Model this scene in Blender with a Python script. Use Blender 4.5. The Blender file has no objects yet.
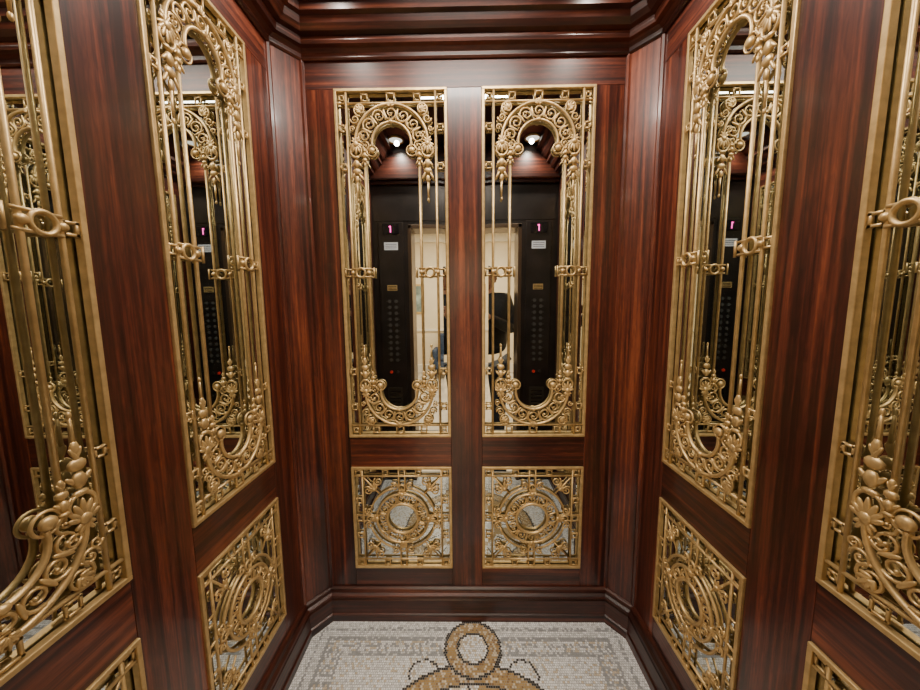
import bpy, bmesh, math, random
from mathutils import Vector, Matrix
random.seed(7)
pi=math.pi
COL=bpy.context.scene.collection

# ------------------------------------------------------------------ helpers
class MB:
    """mesh builder"""
    def __init__(s): s.v=[];s.f=[];s.m=[];s.a=[];s.sm=[];s.k=1.0;s.kb=1.0;s.kz=1.0
    def add(s,verts,faces,mat=0,att=0.0,smooth=False):
        o=len(s.v); s.v+= [tuple(p) for p in verts]
        for f in faces:
            s.f.append([i+o for i in f]); s.m.append(mat); s.a.append(att); s.sm.append(smooth)
    def box(s,a,b,mat=0,att=0.0,bev=0.0):
        x0,x1=sorted((a[0],b[0]));y0,y1=sorted((a[1],b[1]));z0,z1=sorted((a[2],b[2]))
        if bev<=0:
            vs=[(x0,y0,z0),(x1,y0,z0),(x1,y1,z0),(x0,y1,z0),(x0,y0,z1),(x1,y0,z1),(x1,y1,z1),(x0,y1,z1)]
            s.add(vs,[(0,3,2,1),(4,5,6,7),(0,1,5,4),(1,2,6,5),(2,3,7,6),(3,0,4,7)],mat,att)
        else:
            bm=bmesh.new(); bmesh.ops.create_cube(bm,size=1)
            for v in bm.verts:
                v.co=Vector(((x0+x1)/2+v.co.x*(x1-x0),(y0+y1)/2+v.co.y*(y1-y0),(z0+z1)/2+v.co.z*(z1-z0)))
            bmesh.ops.bevel(bm,geom=list(bm.edges),offset=bev,segments=2,profile=.5,affect='EDGES')
            bm.verts.index_update()
            s.add([v.co[:] for v in bm.verts],[[v.index for v in f.verts] for f in bm.faces],mat,att); bm.free()
    def tube(s,pts,r,closed=False,seg=6,flat=1.0,mat=0):
        P=[Vector(p) for p in pts]; n=len(P)
        if not hasattr(r,'__len__'): r=[r]*n
        r=[q*s.k for q in r]
        W=Vector((0,0,1)); vs=[];fs=[]
        for i,p in enumerate(P):
            if closed: t=P[(i+1)%n]-P[i-1]
            else: t=P[min(i+1,n-1)]-P[max(i-1,0)]
            if t.length<1e-9: t=Vector((1,0,0))
            t.normalize()
            w=W if abs(t.dot(W))<.95 else Vector((1,0,0))
            b=t.cross(w).normalized(); nn=b.cross(t).normalized()
            for k in range(seg):
                a=2*pi*(k+.5)/seg
                vs.append(p+b*math.cos(a)*r[i]+nn*math.sin(a)*r[i]*flat)
        R=n if closed else n-1
        for i in range(R):
            for k in range(seg):
                a=i*seg+k;b2=i*seg+(k+1)%seg;c=((i+1)%n)*seg+(k+1)%seg;d=((i+1)%n)*seg+k
                fs.append((a,d,c,b2))
        if not closed:
            fs.append(list(range(seg))); fs.append([ (n-1)*seg+k for k in range(seg)][::-1])
        s.add(vs,fs,mat,0,True)
    def blob(s,c,rx,ry,rz,ang=0,mat=0,nu=8,nv=5):
        rx*=s.kb; ry*=s.kb; rz*=s.kz
        vs=[];fs=[];ca,sa=math.cos(ang),math.sin(ang)
        def T(x,y,z): return (c[0]+x*ca-y*sa,c[1]+x*sa+y*ca,c[2]+z)
        vs.append(T(-rx,0,0))
        for j in range(1,nv):
            th=pi*j/nv
            for k in range(nu):
                ph=2*pi*k/nu
                vs.append(T(-rx*math.cos(th),ry*math.sin(th)*math.cos(ph),rz*math.sin(th)*math.sin(ph)))
        vs.append(T(rx,0,0)); L=len(vs)-1
        for k in range(nu): fs.append((0,1+k,1+(k+1)%nu))
        for j in range(nv-2):
            for k in range(nu):
                a=1+j*nu+k;b=1+j*nu+(k+1)%nu
                fs.append((a,a+nu,b+nu,b))
        for k in range(nu): fs.append((L,1+(nv-2)*nu+(k+1)%nu,1+(nv-2)*nu+k))
        s.add(vs,fs,mat,0,True)
    def build(s,name,mats,fix=True):
        me=bpy.data.meshes.new(name); me.from_pydata(s.v,[],s.f)
        for m in mats: me.materials.append(m)
        me.polygons.foreach_set('material_index',s.m)
        me.polygons.foreach_set('use_smooth',s.sm)
        at=me.attributes.new('board','FLOAT','FACE'); at.data.foreach_set('value',s.a)
        me.update()
        if fix:
            bm=bmesh.new(); bm.from_mesh(me); bmesh.ops.recalc_face_normals(bm,faces=bm.faces); bm.to_mesh(me); bm.free()
        return me
def obj(name,me,parent=None,mw=None):
    o=bpy.data.objects.new(name,me); COL.objects.link(o)
    if parent: o.parent=parent
    if mw is not None: o.matrix_world=mw
    return o
def empty(name,loc=(0,0,0)):
    e=bpy.data.objects.new(name,None); e.location=loc; e.empty_display_size=.1; COL.objects.link(e); return e

# ------------------------------------------------------------------ materials
def newmat(name):
    m=bpy.data.materials.new(name); m.use_nodes=True; nt=m.node_tree
    return m,nt,nt.nodes['Principled BSDF'],nt.nodes,nt.links
def simple(name,col,rough=.5,metal=0,coat=0,emi=None,es=0,noise=0.0,nscale=20):
    m,nt,b,N,L=newmat(name)
    b.inputs['Base Color'].default_value=(*col,1); b.inputs['Roughness'].default_value=rough
    b.inputs['Metallic'].default_value=metal; b.inputs['Coat Weight'].default_value=coat
    if emi: b.inputs['Emission Color'].default_value=(*emi,1); b.inputs['Emission Strength'].default_value=es
    if noise>0:
        tc=N.new('ShaderNodeTexCoord'); n=N.new('ShaderNodeTexNoise'); n.inputs['Scale'].default_value=nscale; n.inputs['Detail'].default_value=4
        L.new(tc.outputs['Object'],n.inputs['Vector'])
        r=N.new('ShaderNodeValToRGB'); L.new(n.outputs['Fac'],r.inputs['Fac'])
        r.color_ramp.elements[0].position=.3; r.color_ramp.elements[1].position=.7
        r.color_ramp.elements[0].color=(*[c*(1-noise) for c in col],1)
        r.color_ramp.elements[1].color=(*[min(1,c*(1+noise)) for c in col],1)
        L.new(r.outputs['Color'],b.inputs['Base Color'])
    return m
def wood(name,horiz=False,dark=1.0,coat=.42,rough=.34,crough=.12):
    m,nt,b,N,L=newmat(name)
    tc=N.new('ShaderNodeTexCoord'); at=N.new('ShaderNodeAttribute'); at.attribute_name='board'
    mul=N.new('ShaderNodeMath'); mul.operation='MULTIPLY'; mul.inputs[1].default_value=3.7; L.new(at.outputs['Fac'],mul.inputs[0])
    ad=N.new('ShaderNodeVectorMath'); ad.operation='ADD'; L.new(tc.outputs['Object'],ad.inputs[0]); L.new(mul.outputs[0],ad.inputs[1])
    def nz(sv,detail=3,dist=0.0,rough=.55):
        s=(sv[1],sv[1],sv[0]) if horiz else (sv[0],sv[0],sv[1])
        mp=N.new('ShaderNodeVectorMath'); mp.operation='MULTIPLY'; L.new(ad.outputs[0],mp.inputs[0]); mp.inputs[1].default_value=s
        n=N.new('ShaderNodeTexNoise'); n.inputs['Scale'].default_value=1; n.inputs['Detail'].default_value=detail
        n.inputs['Distortion'].default_value=dist; n.inputs['Roughness'].default_value=rough
        L.new(mp.outputs[0],n.inputs['Vector']); return n.outputs['Fac']
    a=nz((52,.9),2,.45); f=nz((260,5),2); g=nz((95,15),2,1.0); big=nz((4,1.0),2)
    def mixadd(x,y,w):
        q=N.new('ShaderNodeMath'); q.operation='MULTIPLY_ADD'; q.inputs[1].default_value=w; L.new(y,q.inputs[0]); L.new(x,q.inputs[2]); return q.outputs[0]
    base=N.new('ShaderNodeMath'); base.operation='MULTIPLY'; base.inputs[1].default_value=.50; L.new(a,base.inputs[0])
    s=mixadd(base.outputs[0],f,.12); s=mixadd(s,g,.16); s=mixadd(s,big,.25)
    r=N.new('ShaderNodeValToRGB'); L.new(s,r.inputs['Fac'])
    e=r.color_ramp.elements
    d=dark
    e[0].position=.42; e[0].color=(.021*d,.0046*d,.0029*d,1)
    e[1].position=.68; e[1].color=(.26*d,.066*d,.027*d,1)
    x=e.new(.50); x.color=(.054*d,.0112*d,.0060*d,1)
    x=e.new(.58); x.color=(.120*d,.0255*d,.0115*d,1)
    L.new(r.outputs['Color'],b.inputs['Base Color'])
    b.inputs['Roughness'].default_value=rough; b.inputs['Coat Weight'].default_value=coat; b.inputs['Coat Roughness'].default_value=crough
    bp=N.new('ShaderNodeBump'); bp.inputs['Strength'].default_value=.04; bp.inputs['Distance'].default_value=.002
    L.new(s,bp.inputs['Height']); L.new(bp.outputs[0],b.inputs['Normal'])
    return m
W_V=wood('mahogany_vertical'); W_H=wood('mahogany_horizontal',True,.85); W_T=wood('mahogany_satin',True,1.0,.12,.44,.3)
W_D=wood('mahogany_dark',True,.55,.18,.38,.22)
def brassmat(name,c0,c1,rough):
    m,nt,b,N,L=newmat(name)
    tc=N.new('ShaderNodeTexCoord'); n=N.new('ShaderNodeTexNoise'); n.inputs['Scale'].default_value=45; n.inputs['Detail'].default_value=3
    L.new(tc.outputs['Object'],n.inputs['Vector']); r=N.new('ShaderNodeValToRGB'); L.new(n.outputs['Fac'],r.inputs['Fac'])
    r.color_ramp.elements[0].position=.35; r.color_ramp.elements[1].position=.65
    r.color_ramp.elements[0].color=(*c0,1); r.color_ramp.elements[1].color=(*c1,1)
    L.new(r.outputs['Color'],b.inputs['Base Color'])
    b.inputs['Metallic'].default_value=.60; b.inputs['Roughness'].default_value=rough
    return m
BRASS=brassmat('antique_brass',(.53,.360,.155),(.68,.470,.205),.40)
BRASSB=brassmat('brass_bright',(.60,.42,.18),(.72,.52,.24),.30)
MIRROR=simple('mirror_glass',(.66,.70,.68),.010,1.0)
BRONZE=simple('dark_bronze',(.044,.036,.033),.32,.6,noise=.25,nscale=6)
BRONZE2=simple('bronze_trim',(.16,.11,.075),.3,.8)
BLACK=simple('black_plastic',(.008,.008,.01),.2)
WHITEP=simple('white_label',(.60,.60,.64),.5,emi=(.8,.8,.9),es=.12)
BTN=simple('button_lens',(.09,.085,.08),.4)
DIGIT=simple('display_digit',(.8,.05,.3),.5,emi=(1,.06,.45),es=5)
REDB=simple('red_button',(.35,.02,.02),.3,emi=(1,.05,.03),es=.25)
STEEL=simple('button_steel',(.10,.095,.085),.35,.9)
GROUT=simple('grout',(.30,.29,.27),.9,noise=.2)
CREAM=simple('lobby_plaster',(.80,.68,.50),.7,noise=.06,nscale=3)
WHITEPL=simple('lobby_trim_white',(.80,.74,.64),.5)
LFLOOR=simple('lobby_marble',(.62,.56,.48),.15,noise=.2,nscale=2.5)
LAMP=simple('opal_glass',(.9,.9,.88),.4,emi=(1,.95,.86),es=1.8)

# ------------------------------------------------------------------ dimensions
CH=1.475; YB=1.45; XW=.737; XB=.655; YC=1.35; YF=.2; ZT=2.70
PZ0,PZ1=.895,2.358; LZ0,LZ1=.252,.753
SP=[(.82,1.205),(.27,.654)]      # side panel y-ranges
BP=[(-.53,-.07),(.07,.53)]

g=.0006
def wall_back():
    mb=MB(); t=.02
    mb.box((-.80,YB+t,-.05),(.80,YB+.09,2.75),1)
    def bd(x0,x1,z0,z1,h=0): mb.box((x0+g,YB,z0+g),(x1-g,YB+t,z1-g),h,random.random()*9,.0008)
    bd(-XB,XB,PZ1,2.70,2)
    bd(-XB,BP[0][0],0,PZ1); bd(BP[1][1],XB,0,PZ1); bd(BP[0][1],BP[1][0],0,PZ1)
    for a,b in BP:
        bd(a,b,LZ1,PZ0,1); bd(a,b,0,LZ0,1)
    obj('wall_back',mb.build('wall_back',[W_V,W_H,W_T]))
def wall_side(sx,name):
    mb=MB(); t=.02
    mb.box((sx*(XW+t),0.0,-.05),(sx*(XW+.09),1.54,2.75),1)
    def bd(y0,y1,z0,z1,h=0): mb.box((sx*XW,y0+g,z0+g),(sx*(XW+t),y1-g,z1-g),h,random.random()*9,.0008)
    bd(YF,YC+.02,PZ1,2.70,2)
    bd(SP[0][1],YC+.02,0,PZ1); bd(SP[1][1],SP[0][0],0,PZ1); bd(YF,SP[1][0],0,PZ1)
    for a,b in SP:
        bd(a,b,LZ1,PZ0,1); bd(a,b,0,LZ0,1)
    obj(name,mb.build(name,[W_V,W_H,W_T]))
wall_back(); wall_side(-1,'wall_left'); wall_side(1,'wall_right')

# corner pilasters (45-degree moulded boards)
def pilaster(sx,name):
    mb=MB()
    A=Vector((sx*(XW),YC)); B=Vector((sx*XB,YB)); d=(B-A); L=d.length; d.normalize()
    n=Vector((-sx*abs(d.y),-abs(d.x))) # inward
    prof=[(-.012,-.03),(-.012,.004),(-.004,.010),(.006,.010),(.012,.004),(L-.012,.004),(L-.006,.010),(L+.004,.010),(L+.012,.004),(L+.012,-.03)]
    pts=[A+d*u+n*w for u,w in prof]
    vs=[(p.x,p.y,0) for p in pts]+[(p.x,p.y,2.70) for p in pts]; k=len(pts)
    fs=[(i,(i+1)%k,(i+1)%k+k,i+k) for i in range(k)]+[list(range(k)),list(range(k,2*k))]
    mb.add(vs,fs,0,4.4+sx)
    obj(name,mb.build(name,[W_V]))
pilaster(-1,'trim_1'); pilaster(1,'trim_2')

# swept mouldings
def sweep(name,path,prof,mat,smooth=False):
    P=[Vector(p) for p in path]; n=len(P); rings=[]
    for i,p in enumerate(P):
        ds=[]
        if i>0: ds.append((P[i]-P[i-1]).normalized())
        if i<n-1: ds.append((P[i+1]-P[i]).normalized())
        ns=[Vector((d.y,-d.x)) for d in ds]
        if len(ns)==1: m=ns[0]
        else:
            m=(ns[0]+ns[1]).normalized(); m=m/ m.dot(ns[0])
        rings.append([(p.x+m.x*o,p.y+m.y*o,z) for o,z in prof])
    k=len(prof); vs=[q for r in rings for q in r]; fs=[]
    for i in range(n-1):
        for j in range(k):
            fs.append((i*k+j,i*k+(j+1)%k,(i+1)*k+(j+1)%k,(i+1)*k+j))
    fs.append(list(range(k))); fs.append(list(range((n-1)*k,n*k)))
    mb=MB(); mb.add(vs,fs,0,2.0); return obj(name,mb.build(name,[mat]))
path=[(-XW,YF),(-XW,YC),(-XB,YB),(XB,YB),(XW,YC),(XW,YF)]
sweep('baseboard_perimeter',path,[(-.01,0),(.034,0),(.034,.035),(.028,.040),(.028,.105),(.024,.112),(.030,.118),(.028,.128),(.018,.136),(.014,.150),(.006,.158),(-.01,.158)],W_D)
sweep('trim_crown',path,[(-.01,2.462),(.008,2.462),(.014,2.468),(.014,2.482),(.030,2.492),(.046,2.496),(.050,2.506),(.050,2.520),(.070,2.524),(.084,2.540),(.092,2.560),(.110,2.564),(.110,2.590),(.128,2.596),(.150,2.62),(.165,2.65),(.19,2.655),(.19,2.70),(-.01,2.70)],W_D)

# ceiling with coffer, opal light and downlights
mb=MB()
mb.box((-.80,-.02,2.70),(.80,1.54,2.76),0)
mb.box((-.42,.40,2.672),(.42,.46,2.70),0,1,.004); mb.box((-.42,1.17,2.672),(.42,1.22,2.70),0,2,.004)
mb.box((-.42,.46,2.672),(-.36,1.17,2.70),0,3,.004); mb.box((.36,.46,2.672),(.42,1.17,2.70),0,4,.004)
obj('ceiling',mb.build('ceiling',[W_D]))
YL=.98
cl=empty('ceiling_light',(0,YL,2.69))
mb=MB()
mb.box((-.26,YL-.11,2.676),(.26,YL+.11,2.70),0,0,.004)
mb.box((-.28,YL-.13,2.668),(.28,YL-.108,2.70),1); mb.box((-.28,YL+.108,2.668),(.28,YL+.13,2.70),1)
mb.box((-.28,YL-.108,2.668),(-.258,YL+.108,2.70),1); mb.box((.258,YL-.108,2.668),(.28,YL+.108,2.70),1)
o=obj('opal_panel',mb.build('opal_panel',[LAMP,BRASSB])); o.parent=cl; o.matrix_parent_inverse=Matrix.Translation((0,-YL,-2.69))
def arealight(name,loc,size,en,col,rot=(0,0,0),sy=None):
    l=bpy.data.lights.new(name,'AREA'); l.energy=en; l.color=col; l.shape='RECTANGLE'; l.size=size; l.size_y=sy or size
    o=bpy.data.objects.new(name,l); o.location=loc; o.rotation_euler=rot; COL.objects.link(o); return o
arealight('ceiling_lamp',(0,YL,2.66),.50,18,(1,.91,.80),sy=.20)
k=0
for (x,y) in [(-.5,.34),(.5,.34),(-.5,1.18),(.5,1.18)]:
    mb=MB()
    ring=[(x+.055*math.cos(a),y+.055*math.sin(a),2.697) for a in [2*pi*i/24 for i in range(24)]]
    mb.tube(ring,.008,True,8,1,1)
    c=[(x+.05*math.cos(2*pi*i/24),y+.05*math.sin(2*pi*i/24),2.698) for i in range(24)]
    mb.add(c,[list(range(24))[::-1]],0)
    obj('recessed_downlight',mb.build('recessed_downlight',[LAMP,BRASSB],False))
    l=bpy.data.lights.new('downlight_lamp','SPOT'); l.energy=25 if y<1 else 13; l.spot_size=2.4; l.spot_blend=.8; l.shadow_soft_size=.018; l.color=(1,.90,.78)
    lo=bpy.data.objects.new('downlight_lamp',l); lo.location=(x*.985,y,2.675); COL.objects.link(lo)

# ------------------------------------------------------------------ grilles
def spiral(mb,cx,cy,r0,a0,turns,dr,w=.0,tr=.0045,end=.28,ball=True):
    n=int(10*turns)+4; pts=[];rr=[]
    for i in range(n):
        t=i/(n-1); r=r0*(1-(1-end)*t); a=a0+dr*2*pi*turns*t
        pts.append((cx+r*math.cos(a),cy+r*math.sin(a),w)); rr.append(tr*(1-.35*t))
    mb.tube(pts,rr,False,6,1.2)
    if ball: mb.blob((cx+r0*end*.5*math.cos(a),cy+r0*end*.5*math.sin(a),w+.002),r0*end*.75,r0*end*.75,.007)
def arc(mb,cx,cy,r,a0,a1,tr=.006,w=0,flat=1.2,n=None):
    n=n or max(8,int(abs(a1-a0)/(2*pi)*44)); full=abs(abs(a1-a0)-2*pi)<1e-4
    k=n if full else n+1
    mb.tube([(cx+r*math.cos(a0+(a1-a0)*i/n),cy+r*math.sin(a0+(a1-a0)*i/n),w) for i in range(k)],tr,full,8,flat)
def leaf(mb,x,y,ang,L,wd,w=.002,th=.006):
    mb.blob((x+math.cos(ang)*L/2,y+math.sin(ang)*L/2,w),L/2,wd/2,th,ang)
def fan(mb,x,y,ang,L,n=5,spread=1.5,w=.003):
    for i in range(n):
        a=ang+(i/(n-1)-.5)*spread; l=L*(1-.35*abs(i/(n-1)-.5)*2)
        leaf(mb,x,y,a,l,L*.28,w,.006)
def sq(mb,cx,cy,s,tr=.004,w=0,rot=0):
    P=[(-1,-1),(1,-1),(1,1),(-1,1)]; h=s/2
    for i in range(4):
        a=P[i];b=P[(i+1)%4]
        ca,sa=math.cos(rot),math.sin(rot)
        f=lambda p:(cx+(p[0]*ca-p[1]*sa)*h,cy+(p[0]*sa+p[1]*ca)*h,w)
        A=Vector(f(a));B=Vector(f(b));d=(B-A).normalized()*tr*.9
        mb.tube([A-d,B+d],tr,False,4,1.3)
def bar(mb,a,b,r=.005,w=0): mb.tube([(a[0],a[1],w),(b[0],b[1],w)],r,False,8,1.1)
def frame(mb,W,H,f=.0115):
    h=W/2; d0,d1=-.010,.007
    mb.box((-h,0,d0),(h,f,d1),0,0,.002); mb.box((-h,H-f,d0),(h,H,d1),0,0,.002)
    mb.box((-h,f-.001,d0),(-h+f,H-f+.001,d1),0,0,.002); mb.box((h-f,f-.001,d0),(h,H-f+.001,d1),0,0,.002)
def drop(mb,x,y,s,dirn,L):
    """tassel: cup, bead, leaves, tip; grows in direction dirn (+1 up / -1 down)"""
    mb.blob((x,y,.003),.007*s,.016*s,.010,pi/2)
    mb.blob((x,y+dirn*.022*s,.004),.017*s,.014*s,.012,pi/2)
    for q in (-1,1): leaf(mb,x,y+dirn*.012*s,dirn*pi/2+q*.75,.030*s,.011*s,.004)
    mb.blob((x,y+dirn*.048*s,.003),.013*s,.018*s,.011,pi/2)
    for q in (-1,1): leaf(mb,x+q*.006*s,y+dirn*.05*s,dirn*pi/2+q*.5,.034*s,.010*s,.004)
    mb.blob((x,y+dirn*.075*s,.003),.016*s,.009*s,.009,pi/2)
    mb.tube([(x,y+dirn*.08*s,.001),(x,y+dirn*L,.001)],[.005*s,.0025*s],False,6)
    mb.blob((x,y+dirn*L,.001),.008*s,.005*s,.006,pi/2)
def upper_grille(W):
    H=PZ1-PZ0; mb=MB(); h=W/2; frame(mb,W,H)
    mb.k=.84; mb.kb=.84; mb.kz=.62
    a1=.105*W; xr=h-a1; a2=.255*W; xi=h-a2; vr=.055
    Ro=.325*W; Ri=.175*W
    for s in (-1,1):
        bar(mb,(s*xr,.012),(s*xr,H-.012),.0058)
        bar(mb,(s*xi,.055+Ro+.02),(s*xi,H-.055-Ro-.02),.0062)
    for v in (vr,H-vr): bar(mb,(-h+.01,v),(h-.01,v),.0052)
    fm=(xr+h-.012)/2; ss=(h-.012-xr)*.62
    for s in (-1,1):
        for v in (.14,.30,H-.30,H-.15):
            sq(mb,s*fm,v,ss); bar(mb,(s*xr,v),(s*(fm-ss/2),v),.003); bar(mb,(s*(fm+ss/2),v),(s*(h-.01),v),.003)
        # corner squares
        sq(mb,s*fm,.034,ss*.8,.0035); sq(mb,s*fm,H-.034,ss*.8,.0035)
    for v in (.034,H-.034):
        sq(mb,0,v,.030,.004); sq(mb,0,v+(.028 if v<.5 else -.028),.018,.003)
        for s in (-1,1): sq(mb,s*xi*.95,v,.024,.0035)
    # mid connectors
    vm=H/2
    for s in (-1,1):
        sq(mb,s*fm,vm,ss*1.25,.0045); 
        for dv in (-.017,.017):
            bar(mb,(s*xr,vm+dv),(s*(xi-.012),vm+dv),.0042,.004)
        bar(mb,(s*(xi-.022),vm-.022),(s*(xi-.022),vm+.022),.004,.004)
        arc(mb,s*(xr+xi)/2,vm,.019,0,2*pi,.0055,.006)
        mb.blob((s*xi,vm,.006),.012,.012,.012); mb.blob((s*xr,vm,.006),.010,.010,.010)
    # arches
    for up in (1,-1):
        cy=(H-vr-Ro-.004) if up==1 else (vr+Ro+.004)
        A=lambda a:a*up
        arc(mb,0,cy,Ro,A(-.08),A(pi+.08),.0070,.002); arc(mb,0,cy,Ri,A(-.25),A(pi+.25),.0065,.002)
        rm=(Ro+Ri)/2; rs=(Ro-Ri)/2
        n=7
        for i in range(n):
            a=A(pi*(i+.5)/n); x=rm*math.cos(a); y=cy+rm*math.sin(a)
            dr=1 if i<n/2 else -1
            spiral(mb,x,y,rs*.80,a+(pi*.5 if up==1 else 0),1.35,dr*up,.002,.0045)
            if i<n-1:
                a2_=A(pi*(i+1)/n)
                leaf(mb,(Ri+.004)*math.cos(a2_),cy+(Ri+.004)*math.sin(a2_),a2_,(Ro-Ri)*.8,.012,.004)
        # keystone
        fan(mb,0,cy+up*(Ro-.012),up*pi/2,.030,5,2.2,.006); mb.blob((0,cy+up*Ri,.006),.012,.010,.012)
        for s in (-1,1):
            # terminals of inner arc
            tx=s*Ri*1.02; ty=cy-up*.030
            mb.blob((tx,ty,.006),.0165,.0165,.014); arc(mb,tx,ty,.021,0,2*pi,.0035,.002)
            spiral(mb,s*(Ri+.028),cy-up*.012,.018,pi/2*up,1.3,s*up,.002,.004)
            # outer spandrels
            spiral(mb,s*xi*1.12,cy+up*(Ro-.020),.026,-pi/2*up,1.5,s*up,.002,.0045)
            spiral(mb,s*(Ro*.99),cy+up*Ro*.62,.018,0 if s>0 else pi,1.3,-s*up,.003,.004)
            fan(mb,s*Ro*.80,cy+up*Ro*.80,(pi/4 if s>0 else 3*pi/4)*up,.040,5,1.6,.004)
            # outer side clusters
            xs=s*(xr+xi)/2
            mb.blob((xs,cy-up*.004,.005),.014,.016,.012); fan(mb,xs,cy-up*.0,-up*pi/2,.050,7,2.3,.005)
            fan(mb,xs,cy+up*.0,up*pi/2,.036,5,2.0,.005)
            spiral(mb,xs-s*.020,cy+up*.030,.014,0,1.2,s,.003,.0035); spiral(mb,xs+s*.014,cy+up*.055,.012,0,1.2,-s,.003,.0035)
            drop(mb,xs,cy-up*.055,1.15,-up,.17 if up==1 else .15)
            arc(mb,xs,cy-up*.032,.022,0,2*pi,.0045,.003)
            # drop on the inner bar
            drop(mb,s*xi,cy-up*.03,.75,-up,.08)
    me=mb.build('grille_mesh',[BRASS]); return me
def lower_grille(W):
    H=LZ1-LZ0; mb=MB(); h=W/2; frame(mb,W,H); cy=H/2
    mb.k=.84; mb.kb=.84; mb.kz=.6
    a1=.105*W; xr=h-a1; yr=H/2-.045
    for s in (-1,1):
        bar(mb,(s*xr,.012),(s*xr,H-.012),.005); bar(mb,(-h+.01,cy+s*yr),(h-.01,cy+s*yr),.005)
    R=.26*W; q=W/.46
    arc(mb,0,cy,R,0,2*pi,.0065,.003); arc(mb,0,cy,R*.60,0,2*pi,.0075,.004)
    n=12; rm=R*.79
    for i in range(n):
        a=2*pi*i/n; spiral(mb,rm*math.cos(a),cy+rm*math.sin(a),R*.19,a,1.3,1 if i%2 else -1,.003,.0038)
        b=a+pi/n; leaf(mb,R*.60*math.cos(b),cy+R*.60*math.sin(b),b,R*.38,.010,.005)
    for i in range(4):
        a=i*pi/2; c,s_=math.cos(a),math.sin(a)
        Lm=(xr if i%2==0 else yr)
        for d in (-.014,.014):
            p=lambda r,d=d:(c*r-s_*d, cy+s_*r+c*d)
            bar(mb,p(R),p(Lm+.03),.0042)
        fan(mb,c*(R+.002),cy+s_*(R+.002),a,.036*q,5,2.4,.006)
        mb.blob((c*R,cy+s_*R,.007),.014,.014,.012)
        sq(mb,c*(Lm+.018),cy+s_*(Lm+.018),.026,.004)
        arc(mb,c*(R+.032*q),cy+s_*(R+.032*q),.013,0,2*pi,.0045,.004)
        # diagonals
        b=a+pi/4; sx=1 if math.cos(b)>0 else -1; sy=1 if math.sin(b)>0 else -1
        X=sx*xr; Y=sy*yr
        arc(mb,0,cy,R*1.28,b-.50,b+.50,.0055,.002)
        for e in (-1,1):
            bb=b+e*.56; spiral(mb,R*1.34*math.cos(bb),cy+R*1.34*math.sin(bb),.019*q,b,1.4,e,.003,.0045)
        spiral(mb,X*.86,cy+Y*.66,.021*q,b,1.4,sx*sy,.002,.0045); spiral(mb,X*.60,cy+Y*.88,.021*q,b,1.4,-sx*sy,.002,.0045)
        fan(mb,X*.66,cy+Y*.68,b,.050*q,5,1.8,.004); mb.blob((X*.70,cy+Y*.70,.006),.012,.010,.012,b)
        mb.tube([(X*.55,cy+Y*.56,0),(X,cy+Y,0)],.004,False,6)
        sq(mb,sx*(xr+h-.012)/2,cy+sy*(yr+.017),.022,.0035)
        for k in (.42,):
            sq(mb,sx*(xr+h-.012)/2,cy+sy*yr*k,.022,.0035); sq(mb,sx*xr*k,cy+sy*(yr+.017),.022,.0035)
    return mb.build('grille_mesh',[BRASS])
def mirror_mesh(W,H):
    mb=MB(); h=W/2; b=.028; z0=-.0200; z1=-.0135; z2=-.0105
    i=.0015
    o0=[(-h+i,i,z0),(h-i,i,z0),(h-i,H-i,z0),(-h+i,H-i,z0)]
    o1=[(x,y,z1) for x,y,_ in o0]
    n=[(-h+b,b,z2),(h-b,b,z2),(h-b,H-b,z2),(-h+b,H-b,z2)]
    vs=o0+o1+n; fs=[(0,3,2,1),(8,9,10,11)]
    for k in range(4):
        j=(k+1)%4; fs+= [(k,j,j+4,k+4),(k+4,j+4,j+8,k+8)]
    mb.add(vs,fs); return mb.build('mirror_mesh',[MIRROR])
def M(u,v,w,loc):
    m=Matrix((u,v,w)).transposed().to_4x4(); m.translation=Vector(loc); return m
HU=PZ1-PZ0; HL=LZ1-LZ0
cache={}
def place(W,lower,mw):
    key=(round(W,2),lower)
    if key not in cache:
        cache[key]=((lower_grille if lower else upper_grille)(W),mirror_mesh(W,HL if lower else HU))
    gm,mm=cache[key]
    nm='ornamental_grille_mirror_small' if lower else 'ornamental_grille_mirror'
    p=obj(nm,mm,None,mw); c=bpy.data.objects.new('brass_grille',gm); COL.objects.link(c); c.parent=p
for a,b in BP:
    for lw,z in ((False,PZ0),(True,LZ0)):
        place(b-a,lw,M((1,0,0),(0,0,1),(0,-1,0),((a+b)/2,YB,z)))
for a,b in SP:
    for lw,z in ((False,PZ0),(True,LZ0)):
        place(b-a,lw,M((0,1,0),(0,0,1),(1,0,0),(-XW,(a+b)/2,z)))
        place(b-a,lw,M((0,-1,0),(0,0,1),(-1,0,0),(XW,(a+b)/2,z)))

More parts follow.
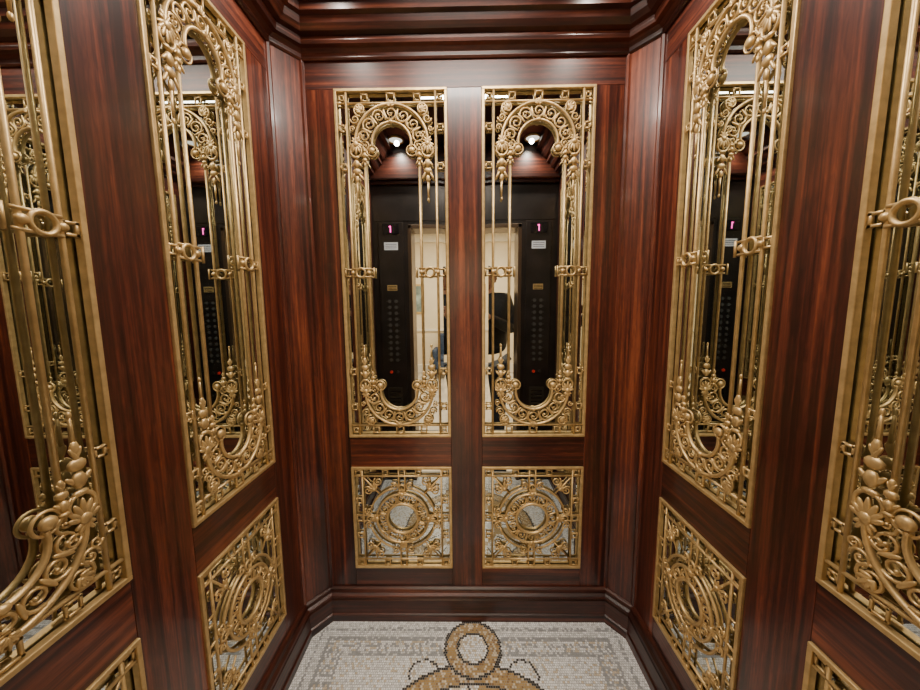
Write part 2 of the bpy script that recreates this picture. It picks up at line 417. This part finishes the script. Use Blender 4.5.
# ------------------------------------------------------------------ mosaic floor
TN=['tile_white','tile_lgrey','tile_grey','tile_black','tile_gold','tile_beige','tile_ochre']
TC=[(.86,.85,.83),(.66,.66,.65),(.33,.34,.35),(.020,.018,.018),(.40,.25,.085),(.62,.52,.37),(.26,.145,.05)]
TM=[simple(n,c,.32,noise=.22,nscale=70) for n,c in zip(TN,TC)]
mb=MB(); mb.box((-.80,-.02,-.05),(.80,1.54,0),0)
ts=.0092; nx=int(1.48/ts); ny=int(1.34/ts)
def tcol(x,y):
    d=min(XW-.035-abs(x),YB-.035-y,y-YF)
    rr=random.random()
    r1=math.hypot(x-.02,y-1.295)
    if r1<.126:
        if r1>.114: return 3
        if r1>.070: return (4 if rr<.58 else (6 if rr<.74 else 5))
        if r1>.060: return 3
        return 0 if rr<.7 else 5
    r2=math.hypot(x-.02,y-.80)
    if r2<.435:
        if r2>.424: return 3
        if r2>.36: return 4 if rr<.58 else (6 if rr<.74 else 5)
        if r2>.350: return 3
        a=math.atan2(y-.8,x)
        if r2>.2: return 3 if abs(math.sin(a*6))<.10 else (4 if math.sin(a*6)>.6 else (0 if rr<.6 else 5))
        return 4 if r2>.17 else (0 if rr<.6 else 1)
    # curling dark stem lines beside ring
    for s in (-1,1):
        if abs(math.hypot(x-.02-s*.20,y-1.185)-.060)<.0045 and y>1.17: return 3 if rr<.7 else 2
    if d<.03: return 0 if rr<.75 else 1
    if d<.042: return 1 if rr<.4 else 2
    if d<.075: return 0 if rr<.55 else 1
    if d<.087: return 2 if rr<.85 else 1
    if d<.145:
        s=(math.floor((x+y)/.030)+math.floor((x-y)/.030))%2
        return (1 if rr<.4 else 2) if s else (5 if rr<.3 else 0)
    if d<.157: return 2 if rr<.85 else 1
    return 0 if rr<.6 else (5 if rr<.75 else 1)
for j in range(ny):
    for i in range(nx):
        x=-XW+(i+.5)*ts+(ts*.5 if j%2 else 0); y=.12+(j+.5)*ts
        if abs(x)>XW or y>YB: continue
        h=ts*.44*random.uniform(.92,1.02); a=random.uniform(-.12,.12); c,s=math.cos(a)*h,math.sin(a)*h
        z=.0008+random.uniform(-.0002,.0002)
        x+=random.uniform(-.0004,.0004); y+=random.uniform(-.0004,.0004)
        mb.add([(x-c+s,y-s-c,z),(x+c+s,y+s-c,z),(x+c-s,y+s+c,z),(x-c-s,y-s+c,z)],[(0,1,2,3)],1+tcol(x,y))
obj('floor',mb.build('floor',[GROUT]+TM,False))

# ------------------------------------------------------------------ front wall, doors, control panels
for s,n in ((-1,'wall_front_left'),(1,'wall_front_right')):
    mb=MB(); mb.box((s*.43,-.02,0),(s*.80,YF-.004,2.70),0,0,0); obj(n,mb.build(n,[BRONZE]))
mb=MB(); mb.box((-.43,-.02,2.13),(.43,YF-.004,2.70),0)
mb.box((-.72,YF-.004,2.16),(.72,YF,2.42),0,0,.001)
obj('wall_front_transom',mb.build('wall_front_transom',[BRONZE]))
mb=MB()
for s in (-1,1):
    mb.box((s*.424,.0,0),(s*.452,YF+.006,2.13),0,0,.003)
mb.box((-.452,.0,2.10),(.452,YF+.006,2.130),0,0,.003)
obj('door_frame',mb.build('door_frame',[BRONZE2]))
mb=MB(); mb.box((-.735,YF-.002,2.455),(.735,YF+.05,2.70),0,2,.01); mb.box((-.735,YF-.002,2.43),(.735,YF+.025,2.458),0,1,.006)
obj('trim_header',mb.build('trim_header',[W_D]))
def seg_one(mb,x,z,y,h,mat):
    mb.box((x-.004,y,z-h/2),(x+.004,y+.002,z+h/2),mat); mb.box((x-.012,y,z+h/2-.01),(x-.002,y+.002,z+h/2-.002),mat)
def control_panel(s):
    mb=MB(); c=s*.585; y=YF
    mb.box((c-.10,y,.12),(c+.10,y+.010,2.15),0,0,.003)
    mb.box((c-.065,y+.009,2.055),(c+.065,y+.015,2.135),1,0,.002); seg_one(mb,c,2.095,y+.015,.05,3)
    mb.box((c-.055,y+.009,1.935),(c+.055,y+.0115,1.995),2)
    for q in range(3): mb.box((c-.045,y+.0115,1.95+q*.014),(c+.045,y+.012,1.953+q*.014),1)
    mb.box((c-.04,y+.009,1.615),(c+.04,y+.0125,1.660),5,0,.001)
    for q in range(3): mb.box((c-.034,y+.0125,1.622+q*.012),(c+.034,y+.013,1.626+q*.012),1)
    for r in range(11):
        for k in (-1,1):
            z=1.53-r*.048; x=c+k*.026
            def disc(rad,y0,y1,m,x=x,z=z):
                n=14
                a=[(x+rad*math.cos(2*pi*i/n),y0,z+rad*math.sin(2*pi*i/n)) for i in range(n)]
                b=[(p[0],y1,p[2]) for p in a]
                mb.add(a+b,[[i,(i+1)%n,(i+1)%n+n,i+n] for i in range(n)]+[list(range(n,2*n))],m)
            disc(.0150,y+.009,y+.013,4); disc(.011,y+.009,y+.016,7)
            mb.box((x+k*.021-.003,y+.009,z-.004),(x+k*.021+.003,y+.011,z+.004),4)
    for k,m in ((-1,6),(1,4)):
        x=c+k*.026;z=.95;n=14
        a=[(x+.012*math.cos(2*pi*i/n),y+.009,z+.012*math.sin(2*pi*i/n)) for i in range(n)]; b=[(p[0],y+.018,p[2]) for p in a]
        mb.add(a+b,[[i,(i+1)%n,(i+1)%n+n,i+n] for i in range(n)]+[list(range(n,2*n))],m)
    mb.box((c-.06,y+.009,.60),(c+.06,y+.014,.82),4,0,.003)
    for q in range(6): mb.box((c-.045,y+.014,.63+q*.03),(c+.045,y+.0145,.64+q*.03),1)
    obj('elevator_control_panel',mb.build('elevator_control_panel',[BRONZE,BLACK,WHITEP,DIGIT,STEEL,BRASSB,REDB,BTN]))
control_panel(-1); control_panel(1)

# ------------------------------------------------------------------ lobby
LX=2.6; LY=-4.6; LZ=3.1
mb=MB(); mb.box((-LX-.1,LY-.1,-.05),(LX+.1,-.02,0)); obj('floor_lobby',mb.build('floor_lobby',[LFLOOR]))
mb=MB(); mb.box((-LX-.1,LY-.1,LZ),(LX+.1,.0,LZ+.1)); obj('ceiling_lobby',mb.build('ceiling_lobby',[WHITEPL]))
mb=MB(); mb.box((-LX-.1,LY-.1,0),(LX+.1,LY,LZ),0)
for x in (-2.2,-1.2,-.35,.35,1.2,2.2):
    mb.box((x-.07,LY,0),(x+.07,LY+.05,2.9),1,0,.006)
mb.box((-LX,LY,2.9),(LX,LY+.09,LZ),1,0,.01); mb.box((-LX,LY,0),(LX,LY+.06,.2),1,0,.01); mb.box((-LX,LY,.95),(LX,LY+.035,1.0),1,0,.006)
obj('wall_lobby',mb.build('wall_lobby',[CREAM,WHITEPL]))
for s,n in ((-1,'wall_lobby_left'),(1,'wall_lobby_right')):
    mb=MB(); mb.box((s*LX,LY,0),(s*(LX+.1),-.02,LZ),0); obj(n,mb.build(n,[CREAM]))
mb=MB()
for s in (-1,1): mb.box((s*.80,-.14,0),(s*(LX+.1),.0,LZ),0); mb.box((s*.46,-.14,0),(s*.80,-.022,2.2),1,0,.004)
mb.box((-.80,-.14,2.2),(.80,-.022,LZ),0)
obj('wall_lobby_front',mb.build('wall_lobby_front',[CREAM,BRONZE2]))
arealight('lobby_lamp',(0,-2.5,3.05),2.2,200,(1,.87,.68))
# framed picture in lobby
mb=MB(); mb.box((-1.25,LY+.0,1.35),(-.90,LY+.035,2.0),0,0,.006); mb.box((-1.22,LY+.034,1.39),(-.93,LY+.038,1.96),1)
obj('framed_picture',mb.build('framed_picture',[BRASSB,simple('canvas_paint',(.25,.32,.30),.7,noise=.6,nscale=6)]))
# armchair
BLUE=simple('blue_upholstery',(.03,.05,.10),.7,noise=.3,nscale=30); LEG=simple('dark_leg_wood',(.04,.015,.008),.3)
mb=MB()
mb.box((-.30,-.28,.22),(.30,.28,.38),0,0,.03); mb.box((-.25,-.25,.37),(.25,.26,.47),0,0,.04)
mb.box((-.27,-.34,.30),(.27,-.24,.92),0,0,.04)
for s in (-1,1): mb.box((s*.36,-.30,.24),(s*.25,.28,.62),0,0,.04)
for x in (-.28,.28):
    for y in (-.27,.24): mb.tube([(x,y,.24),(x*1.03,y*1.05,.0)],[.025,.014],False,8,1,1)
obj('armchair',mb.build('armchair',[BLUE,LEG]),None,Matrix.Translation((-.32,-4.1,0)))

# ------------------------------------------------------------------ photographer
SKIN=simple('skin',(.55,.30,.20),.5); HAIR=simple('hair_dark',(.03,.018,.012),.6); JACK=simple('jacket_black',(.012,.012,.015),.7,noise=.4,nscale=40)
TROU=simple('trousers_navy',(.015,.02,.035),.8); SHOE=simple('shoe_leather',(.02,.012,.01),.4); EYE=simple('eye_white',(.8,.8,.78),.2)
PX=.225
per=empty('person',(PX,-.46,0))
def skin_obj(name,nodes,edges,mats,root=0,sub=2,split=None):
    me=bpy.data.meshes.new(name); me.from_pydata([n[0] for n in nodes],edges,[])
    o=bpy.data.objects.new(name,me); COL.objects.link(o); o.parent=per
    for m in mats: me.materials.append(m)
    sk=o.modifiers.new('Skin','SKIN'); sk.use_smooth_shade=True
    for i,n in enumerate(nodes):
        r=n[1]; r=r if hasattr(r,'__len__') else (r,r)
        me.skin_vertices[0].data[i].radius=r; me.skin_vertices[0].data[i].use_root=(i==root)
    s=o.modifiers.new('Subsurf','SUBSURF'); s.levels=sub; s.render_levels=sub
    return o
# local coords: x lateral, y facing +y (towards lift), z up
PL,PR=-.022-PX,.140-PX     # phone edges, local x
sh=1.555
EL=[(-.29,.06,1.27),(.255,.06,1.25)]; WRl=(PL-.060,.31,1.375); WRr=(PR+.085,.31,1.375)
nodes=[((0,0,.98),(.225,.16)),((0,.0,1.16),(.215,.155)),((0,0,1.37),(.24,.16)),((0,-.01,1.52),(.19,.12)),((0,.0,1.61),(.070,.070)),
 ((-.18,0,sh-.01),.092),((EL[0]),.070),(WRl,.048),
 ((.18,0,sh-.01),.092),((EL[1]),.070),(WRr,.048)]
edges=[(0,1),(1,2),(2,3),(3,4),(3,5),(5,6),(6,7),(3,8),(8,9),(9,10)]
skin_obj('jacket',nodes,edges,[JACK])
nodes=[((0,0,1.01),(.20,.145)),((-.10,0,.90),.12),((-.115,.015,.53),.085),((-.12,-.01,.07),.066),((.10,0,.90),.12),((.115,.015,.53),.085),((.12,-.01,.07),.066)]
skin_obj('trousers',nodes,[(0,1),(1,2),(2,3),(0,4),(4,5),(5,6)],[TROU])
for s,n in ((-1,'shoe_1'),(1,'shoe_2')):
    skin_obj(n,[((s*.12,-.03,.05),(.05,.050)),((s*.125,.06,.042),(.052,.042)),((s*.13,.16,.035),(.048,.035))],[(0,1),(1,2)],[SHOE])
# head
bm=bmesh.new(); bmesh.ops.create_uvsphere(bm,u_segments=32,v_segments=24,radius=1)
for v in bm.verts:
    x,y,z=v.co
    w=.078*(1-.22*max(0,-z)**1.3); d=.097; hz=.120
    nx_,ny_,nz_=x*w,y*d,z*hz
    if y>0 and z<-.2: ny_*=1-.12*(-z)
    if y>0.6: # face features
        nose=math.exp(-(x/.16)**2-((z+.12)/.22)**2)*.024; brow=math.exp(-(x/.5)**2-((z-.14)/.10)**2)*.006
        eye=-(math.exp(-((abs(x)-.36)/.15)**2-((z-.02)/.10)**2))*.008; mouth=math.exp(-(x/.3)**2-((z+.45)/.06)**2)*.005; chin=math.exp(-(x/.3)**2-((z+.78)/.14)**2)*.010
        ny_+=nose+brow+eye+mouth+chin
    v.co=(nx_,ny_,nz_)
for f in bm.faces: f.smooth=True
me=bpy.data.meshes.new('head'); bm.to_mesh(me); bm.free(); me.materials.append(SKIN)
hd=obj('head',me,per); hd.location=(.0,.035,1.755); hd.rotation_euler=(-.18,0,0)
mb=MB()
for s in (-1,1):
    mb.blob((s*.028,.085,.003),.011,.008,.008,0,0); mb.blob((s*.028,.093,.003),.004,.003,.004,0,1)
e=obj('eyes',mb.build('eyes',[EYE,HAIR]),hd)
mb=MB()
for s in (-1,1): mb.tube([(s*.076,-.004,.022),(s*.086,-.014,.026),(s*.088,-.016,.0),(s*.080,-.006,-.028),(s*.074,0,-.02)],[.006,.008,.009,.007,.004],False,8)
obj('ears',mb.build('ears',[SKIN]),hd)
mb=MB(); mb.blob((0,.087,-.055),.024,.006,.005,0); obj('mouth',mb.build('mouth',[simple('lip',(.4,.13,.1),.5)]),hd)
bm=bmesh.new(); bmesh.ops.create_uvsphere(bm,u_segments=28,v_segments=20,radius=1)
for v in bm.verts: v.co=(v.co.x*.085,v.co.y*.104-.004,v.co.z*.129)
bmesh.ops.delete(bm,geom=[v for v in bm.verts if v.co.z<.060-(.10 if v.co.y<.02 else 0)],context='VERTS')
for f in bm.faces: f.smooth=True
me=bpy.data.meshes.new('hair'); bm.to_mesh(me); bm.free(); me.materials.append(HAIR); obj('hair',me,hd)
skin_obj('neck',[((0,.0,1.54),.065),((0,.01,1.61),.062),((0,.02,1.69),.06)],[(0,1),(1,2)],[SKIN])
def hand(s,px,wr):
    z0=1.46
    out=s
    nodes=[(wr,.030),((px+out*.045,.375,1.415),.027),((px+out*.030,.415,1.445),(.024,.034))]
    skin_obj('palm_1' if s<0 else 'palm_2',nodes,[(0,1),(1,2)],[SKIN])
    for k in range(4):
        zz=z0+.022-k*.020; ln=[.9,1,.95,.8][k]
        ns=[((px+out*.030,.412,zz-.012),.0095),((px+out*.026,.438+.004,zz),.0090),((px+out*.008,.4555,zz+.001),.0078),((px-out*.004*ln,.4565,zz+.002),.0070)]
        skin_obj(('finger_l%d' if s<0 else 'finger_r%d')%(k+1),ns,[(0,1),(1,2),(2,3)],[SKIN],0,1)
    ns=[((px+out*.030,.400,1.430),.012),((px+out*.014,.412,1.440),.0105),((px-out*.012,.430,1.452),.009)]
    skin_obj('thumb_l' if s<0 else 'thumb_r',ns,[(0,1),(1,2)],[SKIN],0,1)
hand(-1,PL,WRl); hand(1,PR,WRr)
mb=MB(); mb.box((-.022,-.022,1.412),(.140,-.013,1.488),0,0,.003)
mb.box((-.018,-.0225,1.416),(.136,-.0219,1.484),1)
obj('smartphone',mb.build('smartphone',[BLACK,simple('phone_screen',(.1,.1,.12),.1,emi=(.3,.2,.15),es=.5)]))

# ------------------------------------------------------------------ world + camera
w=bpy.data.worlds.new('world'); bpy.context.scene.world=w; w.use_nodes=True
w.node_tree.nodes['Background'].inputs[0].default_value=(1,.9,.78,1); w.node_tree.nodes['Background'].inputs[1].default_value=.3
cam=bpy.data.cameras.new('camera'); co=bpy.data.objects.new('camera',cam); COL.objects.link(co)
cam.sensor_width=36; cam.lens=36*333/920; cam.clip_start=.005; cam.clip_end=50
co.matrix_world=Matrix.Translation((-.006,0,CH))@Matrix.Rotation(math.radians(.80),4,'Z')@Matrix.Rotation(math.radians(90-6.4),4,'X')@Matrix.Rotation(math.radians(-.5),4,'Z')
bpy.context.scene.camera=co
